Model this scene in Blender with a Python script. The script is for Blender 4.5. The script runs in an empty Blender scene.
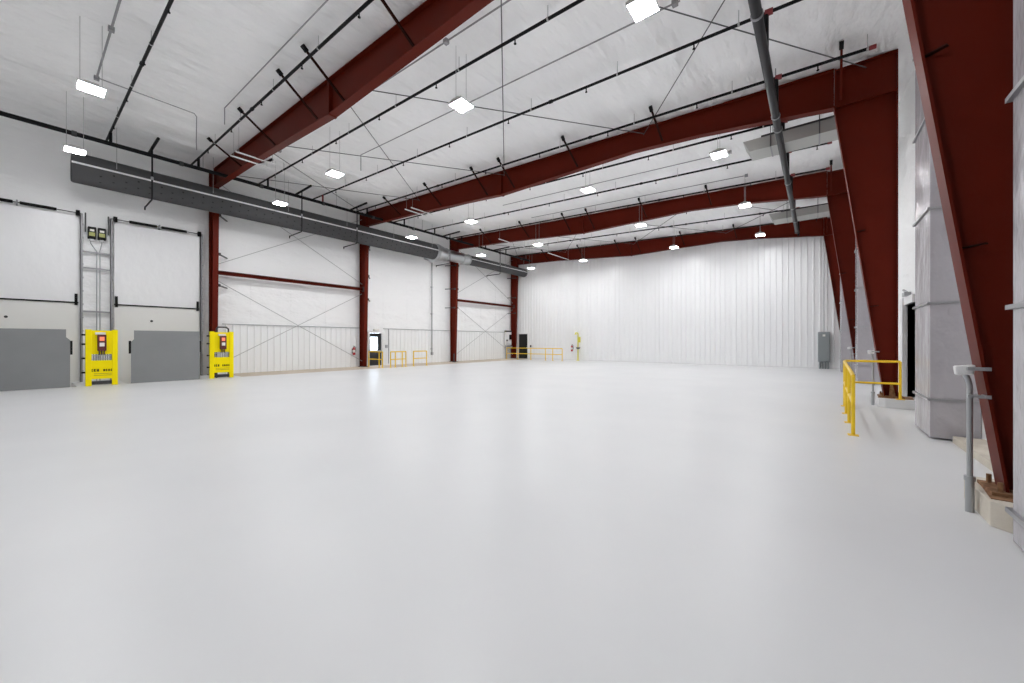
import bpy, bmesh, math, random
from mathutils import Vector, Matrix

random.seed(7)
sc = bpy.context.scene
C = sc.collection

# ------------------------------------------------------------------ camera, world, exposure
cam_d = bpy.data.cameras.new('camera')
cam_d.sensor_width = 36.0
cam_d.lens = 384.285 / 1024 * 36.0
cam_d.clip_end = 200
cam = bpy.data.objects.new('camera', cam_d)
C.objects.link(cam)
cam.location = (0, 0, 1.5737)
cam.rotation_euler = (math.radians(90), 0, 0.6681)
sc.camera = cam

world = bpy.data.worlds.new('overcast_sky')
sc.world = world
world.use_nodes = True
world.node_tree.nodes['Background'].inputs[0].default_value = (0.75, 0.87, 1.0, 1)
world.node_tree.nodes['Background'].inputs[1].default_value = 6.0

vs = sc.view_settings
vs.view_transform = 'Standard'
vs.look = 'None'
vs.gamma = 1.0
vs.use_curve_mapping = False
vs.exposure = 0.77
sc.cycles.max_bounces = 14
sc.cycles.diffuse_bounces = 10
sc.cycles.glossy_bounces = 4
sc.cycles.sample_clamp_indirect = 8.0
LAMP = 116.0                       # emission of every high-bay diffuser


# ------------------------------------------------------------------ materials
def mat(name, col, rough=0.5, metal=0.0, spec=0.5, bump=None, mottled=None, emit=None, coat=0.0):
    m = bpy.data.materials.new(name)
    m.use_nodes = True
    nt = m.node_tree
    b = nt.nodes['Principled BSDF']
    b.inputs['Base Color'].default_value = (*col, 1)
    b.inputs['Roughness'].default_value = rough
    b.inputs['Metallic'].default_value = metal
    b.inputs['Specular IOR Level'].default_value = spec
    b.inputs['Coat Weight'].default_value = coat
    tc = nt.nodes.new('ShaderNodeTexCoord')
    geo = nt.nodes.new('ShaderNodeNewGeometry')
    if mottled:
        col2, scale, sharp = mottled
        n = nt.nodes.new('ShaderNodeTexNoise')
        n.inputs['Scale'].default_value = scale
        n.inputs['Detail'].default_value = 5
        nt.links.new(geo.outputs['Position'], n.inputs['Vector'])
        r = nt.nodes.new('ShaderNodeValToRGB')
        r.color_ramp.elements[0].position = 0.5 - sharp
        r.color_ramp.elements[1].position = 0.5 + sharp
        r.color_ramp.elements[0].color = (*col, 1)
        r.color_ramp.elements[1].color = (*col2, 1)
        nt.links.new(n.outputs['Fac'], r.inputs['Fac'])
        nt.links.new(r.outputs['Color'], b.inputs['Base Color'])
    if bump:
        scale, stretch, dist, strength = bump
        mp = nt.nodes.new('ShaderNodeMapping')
        mp.inputs['Scale'].default_value = stretch
        nt.links.new(geo.outputs['Position'], mp.inputs['Vector'])
        n = nt.nodes.new('ShaderNodeTexNoise')
        n.inputs['Scale'].default_value = scale
        n.inputs['Detail'].default_value = 4
        nt.links.new(mp.outputs['Vector'], n.inputs['Vector'])
        bp = nt.nodes.new('ShaderNodeBump')
        bp.inputs['Distance'].default_value = dist
        bp.inputs['Strength'].default_value = strength
        nt.links.new(n.outputs['Fac'], bp.inputs['Height'])
        nt.links.new(bp.outputs['Normal'], b.inputs['Normal'])
    if emit:
        b.inputs['Emission Color'].default_value = (*emit[0], 1)
        b.inputs['Emission Strength'].default_value = emit[1]
    return m


M = {}
M['floor'] = mat('grey_epoxy_floor', (0.64, 0.645, 0.655), 0.36, spec=0.35,
                 mottled=((0.69, 0.692, 0.70), 0.5, 0.25), bump=(1.2, (1, 1, 1), 0.02, 0.12))
M['concrete'] = mat('bare_concrete', (0.50, 0.42, 0.33), 0.85, mottled=((0.62, 0.55, 0.46), 2.5, 0.2), bump=(30, (1, 1, 1), 0.004, 0.5))
M['pier'] = mat('cast_concrete', (0.50, 0.45, 0.38), 0.8, mottled=((0.62, 0.57, 0.49), 4, 0.2), bump=(40, (1, 1, 1), 0.004, 0.5))
M['vinyl'] = mat('white_vinyl_insulation', (0.87, 0.87, 0.87), 0.45, bump=(0.9, (1, 1, 2.2), 0.20, 0.6))
M['vinyl_roof'] = mat('white_vinyl_roof_insulation', (0.935, 0.935, 0.935), 0.5, bump=(1.0, (1.8, 0.5, 1), 0.35, 0.9))
M['panel'] = mat('white_ribbed_steel', (0.85, 0.855, 0.86), 0.28, spec=0.5)
M['white_paint'] = mat('white_paint', (0.80, 0.80, 0.80), 0.45)
M['door_white'] = mat('white_door_skin', (0.80, 0.80, 0.81), 0.3, bump=(2.2, (1, 1, 0.6), 0.05, 0.35))
M['door_low'] = mat('white_door_lower_skin', (0.78, 0.775, 0.75), 0.4)
M['red'] = mat('red_oxide_primer', (0.098, 0.0086, 0.0028), 0.5, spec=0.10, mottled=((0.115, 0.0105, 0.0040), 1.4, 0.3))
M['brace'] = mat('shaded_brace_primer', (0.030, 0.0075, 0.005), 0.6, spec=0.08)  # red primer made darker: shade on the roof braces put into the colour
M['rust'] = mat('rusty_grout', (0.16, 0.075, 0.03), 0.9, mottled=((0.30, 0.16, 0.08), 18, 0.15))
M['black'] = mat('black_pipe', (0.010, 0.010, 0.011), 0.5, spec=0.12)
M['dark'] = mat('dark_steel', (0.035, 0.035, 0.037), 0.45)
M['couple'] = mat('red_coupling', (0.22, 0.025, 0.03), 0.5)
M['pipe_grey'] = mat('grey_pipe', (0.032, 0.032, 0.034), 0.45, spec=0.2)
M['galv'] = mat('galvanised_steel', (0.42, 0.43, 0.44), 0.4, metal=0.6)
M['galv_mid'] = mat('zinc_track', (0.30, 0.30, 0.31), 0.45, metal=0.4)
M['wire'] = mat('hanging_wire', (0.42, 0.42, 0.42), 0.5)
M['rod'] = mat('dull_steel_rod', (0.10, 0.10, 0.105), 0.5)
M['silver'] = mat('bright_sheet_metal', (0.50, 0.51, 0.53), 0.28, metal=1.0)
M['ductwrap'] = mat('plastic_wrapped_duct', (0.43, 0.41, 0.435), 0.22, spec=0.6, metal=0.2, bump=(2.6, (1, 1, 0.6), 0.10, 0.5))
M['soffit'] = mat('galvanised_roof_duct', (0.44, 0.44, 0.42), 0.5, metal=0.2)
M['fabric'] = mat('charcoal_duct_fabric', (0.082, 0.082, 0.085), 0.85, spec=0.15)
M['perf'] = mat('duct_orifice', (0.012, 0.012, 0.012), 0.8)
M['leveler'] = mat('grey_leveler_plate', (0.215, 0.22, 0.225), 0.5, mottled=((0.24, 0.245, 0.25), 1.5, 0.3))
M['yellow'] = mat('safety_yellow', (0.97, 0.79, 0.0), 0.5, spec=0.15)
M['rail'] = mat('rail_yellow', (0.85, 0.56, 0.012), 0.38)
M['rubber'] = mat('black_rubber', (0.008, 0.008, 0.008), 0.7, spec=0.15)
M['cab'] = mat('grey_cabinet_enamel', (0.25, 0.275, 0.28), 0.45)
M['maroon'] = mat('maroon_box', (0.10, 0.012, 0.012), 0.4)
M['white_lens'] = mat('pale_label', (0.80, 0.78, 0.74), 0.4)
M['red_lens'] = mat('lit_red_signal', (0.8, 0.12, 0.05), 0.3, emit=((1.0, 0.35, 0.22), 0.35))
M['olive'] = mat('yellow_green_label', (0.42, 0.42, 0.14), 0.5)
M['ext_red'] = mat('extinguisher_red', (0.42, 0.012, 0.015), 0.3)
M['doorleaf'] = mat('near_black_door_paint', (0.012, 0.014, 0.018), 0.4)
M['void'] = mat('black_leaf_and_unlit_opening', (0.006, 0.006, 0.006), 0.6)  # black back-corner door leaf; also painted darkness of the right-wall opening
M['lamp_body'] = mat('lamp_body_white', (0.65, 0.65, 0.65), 0.4)
M['lamp'] = mat('lamp_diffuser', (0.9, 0.9, 0.9), 0.4, emit=((0.985, 0.992, 1.0), LAMP))
M['lime'] = mat('lime_yellow', (0.72, 0.66, 0.08), 0.45)
M['ground'] = mat('outdoor_paving', (0.55, 0.55, 0.55), 0.9)
g = bpy.data.materials.new('window_glass')
g.use_nodes = True
gb = g.node_tree.nodes['Principled BSDF']
gb.inputs['Base Color'].default_value = (1, 1, 1, 1)
gb.inputs['Roughness'].default_value = 0.0
gb.inputs['Transmission Weight'].default_value = 1.0
gb.inputs['IOR'].default_value = 1.05
M['glass'] = g


# ------------------------------------------------------------------ mesh builder
class MB:
    def __init__(self):
        self.v, self.f, self.s, self.mi = [], [], [], []

    def add(self, vs_, fs, smooth=False, mi=0):
        o = len(self.v)
        self.v += [tuple(p) for p in vs_]
        for q in fs:
            self.f.append(tuple(i + o for i in q))
            self.s.append(smooth)
            self.mi.append(mi)
        return self

    def hexa(self, p, mi=0):          # 8 corners: bottom loop then top loop
        return self.add(p, [(3, 2, 1, 0), (4, 5, 6, 7), (0, 1, 5, 4), (1, 2, 6, 5), (2, 3, 7, 6), (3, 0, 4, 7)], False, mi)

    def box(self, x0, x1, y0, y1, z0, z1, mi=0):
        x0, x1 = min(x0, x1), max(x0, x1)
        y0, y1 = min(y0, y1), max(y0, y1)
        z0, z1 = min(z0, z1), max(z0, z1)
        return self.hexa([(x0, y0, z0), (x1, y0, z0), (x1, y1, z0), (x0, y1, z0),
                          (x0, y0, z1), (x1, y0, z1), (x1, y1, z1), (x0, y1, z1)], mi)

    def prism(self, poly, axis, a, b, mi=0):
        """poly: 2-D loop; axis 'x': (y,z) swept in x; 'y': (x,z); 'z': (x,y)."""
        def P(q, t):
            if axis == 'x': return (t, q[0], q[1])
            if axis == 'y': return (q[0], t, q[1])
            return (q[0], q[1], t)
        n = len(poly)
        vs_ = [P(q, a) for q in poly] + [P(q, b) for q in poly]
        fs = [tuple(range(n)), tuple(range(2 * n - 1, n - 1, -1))]
        fs += [(i, i + n, (i + 1) % n + n, (i + 1) % n) for i in range(n)]
        return self.add(vs_, fs, False, mi)

    def bar(self, p, q, w, h, up=(0, 0, 1), mi=0):
        p, q = Vector(p), Vector(q)
        d = (q - p).normalized()
        u = Vector(up)
        if abs(d.dot(u)) > 0.98: u = Vector((1, 0, 0))
        s = d.cross(u).normalized()
        u = s.cross(d).normalized()
        c = [(-w / 2, -h / 2), (w / 2, -h / 2), (w / 2, h / 2), (-w / 2, h / 2)]
        return self.hexa([p + s * a + u * b for a, b in c] + [q + s * a + u * b for a, b in c], mi)

    def tube(self, pts, r, n=10, mi=0, r2=None):
        pts = [Vector(p) for p in pts]
        rs = r if isinstance(r, (list, tuple)) else [r] * len(pts)
        rings = []
        prev = None
        for i, p in enumerate(pts):
            if i == 0: d = pts[1] - pts[0]
            elif i == len(pts) - 1: d = pts[-1] - pts[-2]
            else: d = (pts[i] - pts[i - 1]).normalized() + (pts[i + 1] - pts[i]).normalized()
            if d.length < 1e-9: d = pts[min(i + 1, len(pts) - 1)] - pts[max(i - 1, 0)]
            if d.length < 1e-9: d = prev_d
            d.normalize()
            prev_d = d
            if prev is None:
                u = Vector((0, 0, 1)) if abs(d.z) < 0.9 else Vector((1, 0, 0))
            else:
                u = prev
            s = d.cross(u).normalized()
            u = s.cross(d).normalized()
            prev = u
            rings.append([p + (s * math.cos(2 * math.pi * k / n) + u * math.sin(2 * math.pi * k / n)) * rs[i] for k in range(n)])
        vs_ = [v for r_ in rings for v in r_]
        fs = []
        for i in range(len(pts) - 1):
            for k in range(n):
                a, b = i * n + k, i * n + (k + 1) % n
                fs.append((a, b, b + n, a + n))
        self.add(vs_, fs, True, mi)
        self.add(rings[0], [tuple(range(n - 1, -1, -1))], False, mi)
        self.add(rings[-1], [tuple(range(n))], False, mi)
        return self

    def build(self, name, material, parent=None, bevel=0.0):
        me = bpy.data.meshes.new(name)
        o = bpy.data.objects.new(name, me)
        org = Vector((0, 0, 0))
        if parent is not None:
            org = Vector(parent['_org']) if '_org' in parent else Vector((0, 0, 0))
        elif self.v:
            xs, ys, zs = zip(*self.v)
            org = Vector(((min(xs) + max(xs)) / 2, (min(ys) + max(ys)) / 2, min(zs)))
        me.from_pydata([tuple(Vector(p) - org) for p in self.v], [], self.f)
        mats = material if isinstance(material, (list, tuple)) else [material]
        for m in mats: me.materials.append(m)
        me.polygons.foreach_set('use_smooth', self.s)
        me.polygons.foreach_set('material_index', self.mi)
        bm = bmesh.new()
        bm.from_mesh(me)
        bmesh.ops.recalc_face_normals(bm, faces=bm.faces)
        bm.to_mesh(me)
        bm.free()
        me.update()
        C.objects.link(o)
        if parent is not None:
            o.parent = parent
        else:
            o.location = org
        o['_org'] = tuple(org)
        if bevel:
            bv = o.modifiers.new('edge_round', 'BEVEL')
            bv.width = bevel
            bv.segments = 2
            bv.limit_method = 'ANGLE'
        return o


def tag(o, label, cat, group=None):
    o['label'] = label
    o['category'] = cat
    o['kind'] = 'thing'
    if group: o['group'] = group
    return o


def thing(name, loc, label, cat, group=None):
    o = bpy.data.objects.new(name, None)
    o.empty_display_size = 0.1
    C.objects.link(o)
    o.location = loc
    o['_org'] = tuple(loc)
    return tag(o, label, cat, group)


def struct(name, mb, m, parent=None, bevel=0.0):
    o = mb.build(name, m, parent, bevel)
    if parent is None: o['kind'] = 'structure'
    return o


def roofz(x, off=0.0):
    return 9.52 - 0.039 * (x + 21.95) - off


F = [5.465, 13.085, 20.705, 28.325]
XW = -22.5          # inner face of the left wall
XR = 2.0            # inner face of the right wall
YB = 28.62          # inner face of the back wall
YF = -10.0          # end of the hall behind the camera

# ------------------------------------------------------------------ floor with the two leveler pits
fb = MB()
fb.box(-20.12, XR + 0.3, YF - 0.3, YB + 0.3, -1.3, 0)
for a, b in ((YF - 0.3, -1.15), (1.12, 2.36), (4.62, 6.0)):
    fb.box(XW - 0.3, -20.12, a, b, -1.3, 0)
fb.box(XW - 0.3, -20.12, 6.0, YB + 0.3, -1.3, -0.002, mi=1)
fb.box(XW - 0.3, -20.12, -1.15, 1.12, -1.5, -1.3, mi=1)
fb.box(XW - 0.3, -20.12, 2.36, 4.62, -1.5, -1.3, mi=1)
struct('floor', fb, [M['floor'], M['concrete']])

# ceiling: draped insulation, soft valleys at the purlins that run the length of the hall
cb = MB()
xs = [(-22.9 + i * (26.0 / 130)) for i in range(131)]
ys = [YF - 0.4 + j * ((YB - YF + 0.8) / 60) for j in range(61)]
vv = []
for y in ys:
    for x in xs:
        t = ((x + 22.5) % 1.55) / 1.55
        sag = 0.11 * abs(math.sin(math.pi * t))
        vv.append((x, y, roofz(x, -0.125) - sag))
ff = []
nx = len(xs)
for j in range(len(ys) - 1):
    for i in range(nx - 1):
        a = j * nx + i
        ff.append((a, a + 1, a + 1 + nx, a + nx))
cb.add(vv, ff, True)
o = len(cb.v)
cb.hexa([(-22.9, YF - 0.4, 9.7), (3.1, YF - 0.4, 8.7), (3.1, YB + 0.4, 8.7), (-22.9, YB + 0.4, 9.7),
         (-22.9, YF - 0.4, 9.9), (3.1, YF - 0.4, 8.9), (3.1, YB + 0.4, 8.9), (-22.9, YB + 0.4, 9.9)])
struct('ceiling', cb, M['vinyl_roof'])

# left wall: solid around the exit door, with the ribbed wainscot and its top trim
D1 = (13.66, 14.60, 2.14)
lw = MB()
lw.box(XW - 0.3, XW, YF - 0.3, D1[0], -1.3, 9.75)
lw.box(XW - 0.3, XW, D1[1], YB + 0.3, -1.3, 9.75)
lw.box(XW - 0.3, XW, D1[0], D1[1], D1[2], 9.75)
for y in [YF + 1.9 * k for k in range(21)]:       # taped seams of the insulation blanket
    if 6.2 < y < YB:
        lw.box(XW, XW + 0.012, y, y + 0.05, 2.5, 9.6)
struct('wall_left', lw, M['vinyl'])


def ribbed(mb, a0, a1, z0, z1, base, out, along, pitch=0.305, h=0.032):
    """Ribbed steel panel: trapezoid ribs on a flat sheet. along 'y': sheet faces +x; 'x': sheet faces -y."""
    n = int((a1 - a0) / pitch)
    prof = [(a0, 0)]
    for k in range(n):
        c = a0 + (k + 0.5) * pitch
        prof += [(c - 0.045, 0), (c - 0.02, h), (c + 0.02, h), (c + 0.045, 0)]
    prof.append((a1, 0))
    vs_ = []
    for z in (z0, z1):
        for a, d in prof:
            vs_.append((base + out * (0.012 + d), a, z) if along == 'y' else (a, base + out * (0.012 + d), z))
    m_ = len(prof)
    mb.add(vs_, [(i, i + 1, i + 1 + m_, i + m_) for i in range(m_ - 1)])


wn = MB()
ribbed(wn, 5.9, D1[0] - 0.12, 0, 2.4, XW, 1, 'y')
ribbed(wn, D1[1] + 0.12, YB, 0, 2.4, XW, 1, 'y')
struct('wainscot_left', wn, M['panel'])
tr = MB()
tr.box(XW, XW + 0.06, 5.9, D1[0] - 0.12, 2.4, 2.44)
tr.box(XW, XW + 0.06, D1[1] + 0.12, YB, 2.4, 2.44)
struct('trim_1', tr, M['galv'])

bw = MB()
bw.box(-22.8, XR + 0.3, YB, YB + 0.3, -1.3, 9.8)
ribbed(bw, XW, XR, 0, 9.7, YB, -1, 'x')
struct('wall_back', bw, M['panel'])
bt = MB()
bt.box(XW, XR, YB - 0.05, YB, 0, 0.08)
struct('baseboard_back', bt, M['white_paint'])

rw = MB()
D3 = (13.95, 15.12, 2.58)
rw.box(XR, XR + 0.3, YF - 0.3, D3[0], -1.3, 9.2)
rw.box(XR, XR + 0.3, D3[1], YB + 0.3, -1.3, 9.2)
rw.box(XR, XR + 0.3, D3[0], D3[1], D3[2], 9.2)
struct('wall_right', rw, M['vinyl'])
fw = MB()
fw.box(-22.8, XR + 0.3, YF - 0.3, YF, -1.3, 9.8)
struct('wall_front', fw, M['white_paint'])
cu = MB()
cu.box(1.68, XR, 5.95, 8.95, 0, 0.10)
struct('trim_2', cu, M['pier'])
og = MB()
og.box(-40, XW - 0.3, 0, 40, -0.3, -0.1)
struct('outdoor_ground', og, M['ground'])


# doors
def door_frame(mb, y0, y1, h, x, out, w=0.07, d=0.06):
    for a, b in ((y0 - w, y0), (y1, y1 + w)):
        mb.box(x, x + out * d, a, b, 0, h + w)
    mb.box(x, x + out * d, y0, y1, h, h + w)


d1 = MB()
door_frame(d1, D1[0] + 0.02, D1[1] - 0.02, 2.12, XW - 0.12, 1, 0.09, 0.2)
dr = struct('door_1', d1, M['white_paint'])
lf = MB()
xl = XW - 0.06
ya, yb = D1[0] + 0.03, D1[1] - 0.03
w0, w1, wz0, wz1 = ya + 0.10, yb - 0.24, 1.02, 1.86
lf.box(xl, xl + 0.045, ya, yb, 0.01, wz0)
lf.box(xl, xl + 0.045, ya, yb, wz1, 2.11)
lf.box(xl, xl + 0.045, ya, w0, wz0, wz1)
lf.box(xl, xl + 0.045, w1, yb, wz0, wz1)
leaf = lf.build('leaf', M['doorleaf'], dr)
MB().box(xl + 0.015, xl + 0.025, w0, w1, wz0, wz1).build('window_pane', M['glass'], leaf)
pb = MB()
pb.box(xl + 0.05, xl + 0.10, ya + 0.05, yb - 0.05, 0.93, 1.0)
pb.build('push_bar', M['galv'], leaf)
MB().box(XW, XW + 0.1, 14.0, 14.35, 2.28, 2.40).build('door_light', M['white_lens'], dr)

d2 = MB()
for a, b in ((-21.80, -21.70), (-20.70, -20.60)):
    d2.box(a, b, YB - 0.12, YB, 0, 2.36)
d2.box(-21.70, -20.70, YB - 0.12, YB, 2.26, 2.36)
dr2 = struct('door_2', d2, M['white_paint'])
MB().box(-21.70, -20.70, YB - 0.08, YB - 0.05, 0.02, 2.26).build('leaf', M['void'], dr2)
MB().box(-20.86, -20.74, YB - 0.12, YB - 0.09, 0.98, 1.06).build('handle', M['galv'], dr2)
MB().box(-20.40, -20.30, YB - 0.12, YB - 0.04, 1.05, 1.25).build('access_box', M['dark'], dr2)

d3 = MB()
d3.box(1.90, XR + 0.25, D3[1], D3[1] + 0.40, 0, D3[2] + 0.2)
d3.box(1.985, XR + 0.25, D3[0] - 0.12, D3[0], 0, D3[2] + 0.2)
d3.box(1.93, XR + 0.25, D3[0], D3[1], D3[2], D3[2] + 0.2)
dr3 = struct('door_3', d3, M['white_paint'])
MB().box(XR + 0.16, XR + 0.2, D3[0], D3[1], 0, D3[2]).build('leaf', M['void'], dr3)  # near-black sheet standing in for the darkness inside the open doorway
cl = MB()
cl.box(1.86, 1.99, 14.5, 14.85, D3[2] + 0.21, D3[2] + 0.31)
cl.tube([(1.92, 14.55, D3[2] + 0.3), (1.88, 14.75, D3[2] + 0.38)], 0.03)
cl.build('door_operator', M['galv'], dr3)


# ------------------------------------------------------------------ steel frames
ORD = ['nearest', 'second', 'third', 'farthest']
PURL = [-18.3, -14.9, -11.75, -10.2, -7.15, -4.0, 0.49]


def clerk_bay(k):
    return F[k]


LC_LABEL = [
    'dark red steel column on the left wall behind the second yellow dock barrier',
    'dark red left-wall column between the fire extinguisher and the windowed exit door',
    'dark red left-wall column directly below the shiny silver duct fitting',
    'dark red steel column in the far left corner beside the white wall station',
]
RC_LABEL = [
    'huge tapering dark red column at the right edge with a rusty foot',
    'tapering dark red column on the right wall, directly behind the yellow rail return',
    'tapering dark red right-wall column seen just beyond the one behind the yellow rail',
    'tapering dark red column farthest along the right wall, next to the grey cabinet',
]
RF_LABEL = [
    'dark red steel roof beam nearest the camera, crossing the ceiling at upper left',
    'dark red steel roof beam, second from the camera, crossing the middle of the ceiling',
    'dark red steel roof beam, third from the camera, just behind the nearer horizontal duct',
    'dark red steel roof beam farthest away, along the top of the ribbed back wall',
]
for k, y in enumerate(F):
    # ---- left column
    t = thing('steel_column', (-22.1, y, 0), LC_LABEL[k], 'column', 'steel columns of the left wall')
    zt = roofz(-22.0)
    MB().prism([(-22.38, 0.03), (-21.95, 0.03), (-21.64, zt - 0.02), (-22.38, zt)], 'y', y - 0.012, y + 0.012).build('web', M['red'], t)
    fl = MB()
    fl.hexa([(-21.96, y - 0.11, 0.03), (-21.94, y - 0.11, 0.03), (-21.94, y + 0.11, 0.03), (-21.96, y + 0.11, 0.03),
             (-21.66, y - 0.11, zt - 0.02), (-21.635, y - 0.11, zt - 0.02), (-21.635, y + 0.11, zt - 0.02), (-21.66, y + 0.11, zt - 0.02)])
    fl.build('inner_flange', M['red'], t)
    MB().box(-22.40, -22.375, y - 0.11, y + 0.11, 0.03, zt).build('outer_flange', M['red'], t)
    MB().box(-22.45, -21.85, y - 0.17, y + 0.17, 0.0, 0.03).build('base_plate', M['dark'], t)
    for z in (7.45, 5.65, 4.2):
        for s in ((1,), (1,), (1, -1), (-1,))[k]:
            xi = -21.95 + 0.31 * z / 9.5
            b = MB()
            b.bar((xi - 0.03, y + s * 0.1, z), (XW + 0.06, y + s * 0.62, z - 0.04), 0.05, 0.05)
            b.box(xi - 0.12, xi - 0.02, y + s * 0.08, y + s * 0.2, z - 0.06, z + 0.06)
            b.build('flange_brace', M['dark'], t)
    # ---- right column with its deep knee
    zt = roofz(1.0)
    t = thing('steel_column', (1.45, y, 0.22), RC_LABEL[k], 'column', 'steel columns of the right wall')
    MB().prism([(1.33, 0.25), (1.55, 0.25), (1.55, roofz(1.55) - 0.01), (0.40, roofz(0.40) - 0.01), (0.40, 7.66)], 'y', y - 0.014, y + 0.014).build('web', M['red'], t)
    fl = MB()
    fl.hexa([(1.315, y - 0.13, 0.25), (1.335, y - 0.13, 0.25), (1.335, y + 0.13, 0.25), (1.315, y + 0.13, 0.25),
             (0.375, y - 0.13, 7.66), (0.40, y - 0.13, 7.66), (0.40, y + 0.13, 7.66), (0.375, y + 0.13, 7.66)])
    fl.build('inner_flange', M['red'], t)
    MB().box(1.54, 1.56, y - 0.13, y + 0.13, 0.25, roofz(1.55) - 0.02).build('outer_flange', M['red'], t)
    MB().box(0.39, 0.43, y - 0.12, y + 0.12, 7.66, roofz(0.4) - 0.03).build('knee_stiffener', M['red'], t)
    for z in (4.35, 2.45):
        xi = 1.33 - 0.93 * (z - 0.25) / 7.41
        MB().bar((xi + 0.02, y - 0.02, z), (xi + 0.16, y - 0.10, z + 0.01), 0.05, 0.012).build('brace_clip', M['brace'], t)
    MB().box(0.42, 1.54, y - 0.12, y + 0.12, 7.62, 7.66).build('knee_plate', M['red'], t)
    MB().box(0.40, 1.56, y - 0.12, y + 0.12, roofz(1.0) - 0.055, roofz(1.0) - 0.03).build('cap_plate', M['red'], t)
    bp_ = MB()
    bp_.box(1.22, 1.66, y - 0.2, y + 0.2, 0.222, 0.25)
    bp_.build('base_plate', M['rust'], t)
    for dy in (-0.12, 0.12):
        MB().prism([(1.40, 0.25), (1.52, 0.25), (1.47, 0.52), (1.42, 0.52)], 'y', y + dy - 0.01, y + dy + 0.01).build('gusset', M['rust'], t)
        for dx in (1.28, 1.60):
            MB().tube([(dx, y + dy * 1.2, 0.25), (dx, y + dy * 1.2, 0.33)], 0.018, 6).build('anchor_bolt', M['rust'], t)
    # ---- rafter
    t = thing('steel_rafter', (-10.6, y, 8.1), RF_LABEL[k], 'beam', 'steel roof beams')
    prof = [(-21.63, 0.80), (-17.5, 0.82), (-10.9, 1.02), (-4.9, 0.70), (-2.8, 0.76), (0.385, 1.0)]
    up = [(x, roofz(x, 0.02)) for x, d in prof]
    lo = [(x, roofz(x) - d) for x, d in prof]
    MB().prism(up + lo[::-1], 'y', y - 0.012, y + 0.012).build('web', M['red'], t)
    tf = MB()
    tf.hexa([(-21.63, y - 0.12, roofz(-21.63, 0.035)), (0.385, y - 0.12, roofz(0.385, 0.035)), (0.385, y + 0.12, roofz(0.385, 0.035)), (-21.63, y + 0.12, roofz(-21.63, 0.035)),
             (-21.63, y - 0.12, roofz(-21.63, 0.01)), (0.385, y - 0.12, roofz(0.385, 0.01)), (0.385, y + 0.12, roofz(0.385, 0.01)), (-21.63, y + 0.12, roofz(-21.63, 0.01))])
    tf.build('top_flange', M['red'], t)
    bf = MB()
    for (xa, za), (xb, zb) in zip(lo[:-1], lo[1:]):
        bf.hexa([(xa, y - 0.12, za - 0.02), (xb, y - 0.12, zb - 0.02), (xb, y + 0.12, zb - 0.02), (xa, y + 0.12, za - 0.02),
                 (xa, y - 0.12, za), (xb, y - 0.12, zb), (xb, y + 0.12, zb), (xa, y + 0.12, za)])
    bf.build('bottom_flange', M['red'], t)
    MB().box(-10.95, -10.85, y - 0.12, y + 0.12, roofz(-10.9) - 1.06, roofz(-10.9) - 0.03).build('splice_plate', M['red'], t)
    for i, x in enumerate(PURL):
        # depth of the beam there
        for (xa, da), (xb, db) in zip(prof[:-1], prof[1:]):
            if xa <= x <= xb: d = da + (db - da) * (x - xa) / (xb - xa)
        if x > 0.385: d = 0.95
        zt, zb = roofz(x, 0.0), roofz(x) - d + 0.12
        b = MB()
        b.bar((x, y - 1.08, zt - 0.02), (x + 0.03, y - 0.03, zb), 0.05, 0.05)
        br = b.build('flange_brace', M['red'] if x > 0 else M['brace'], t)  # rightmost brace plain red, the others the red with shade painted in
        MB().bar((x, y - 1.12, zt + 0.02), (x, y - 1.0, zt - 0.08), 0.085, 0.09).build('clamp', M['black'], br)
        if x == -18.3 and k < 3:
            b = MB()
            b.bar((x, y + 1.08, zt - 0.02), (x + 0.03, y + 0.03, zb), 0.05, 0.05)
            br = b.build('flange_brace', M['brace'], t)
            MB().bar((x, y + 1.12, zt + 0.02), (x, y + 1.0, zt - 0.08), 0.085, 0.09).build('clamp', M['black'], br)

# concrete piers of the right columns
PL = ['cream concrete pier under the huge right-edge column, rust on its top',
      'low grey painted pier under the right column inside the yellow rail',
      'low grey painted pier under the third right-wall column', 'low grey painted pier under the farthest right-wall column']
for k, y in enumerate(F):
    c = 0.10
    x0, x1, y0, y1 = 1.17, 1.96, y - 0.47, min(y + 0.47, YB - 0.06)
    if k: x0, y0, y1 = 1.20, y - 0.44, min(y + 0.3, YB - 0.06)
    poly = [(x0 + c, y0), (x1, y0), (x1, y1), (x0 + c, y1), (x0, y1 - c), (x0, y0 + c)]
    t = thing('concrete_pier', (1.5, y, 0), PL[k], 'pier', 'concrete piers of the right wall')
    MB().prism(poly, 'z', 0, 0.215).build('block', M['pier'] if k == 0 else M['floor'], t, bevel=0.008)
    poly2 = [(1.19, y - 0.3), (1.8, y - 0.34), (1.85, y + 0.3), (1.24, y + 0.28)]
    MB().prism(poly2, 'z', 0.215, 0.222).build('rusty_grout_bed', M['rust'], t)

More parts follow.
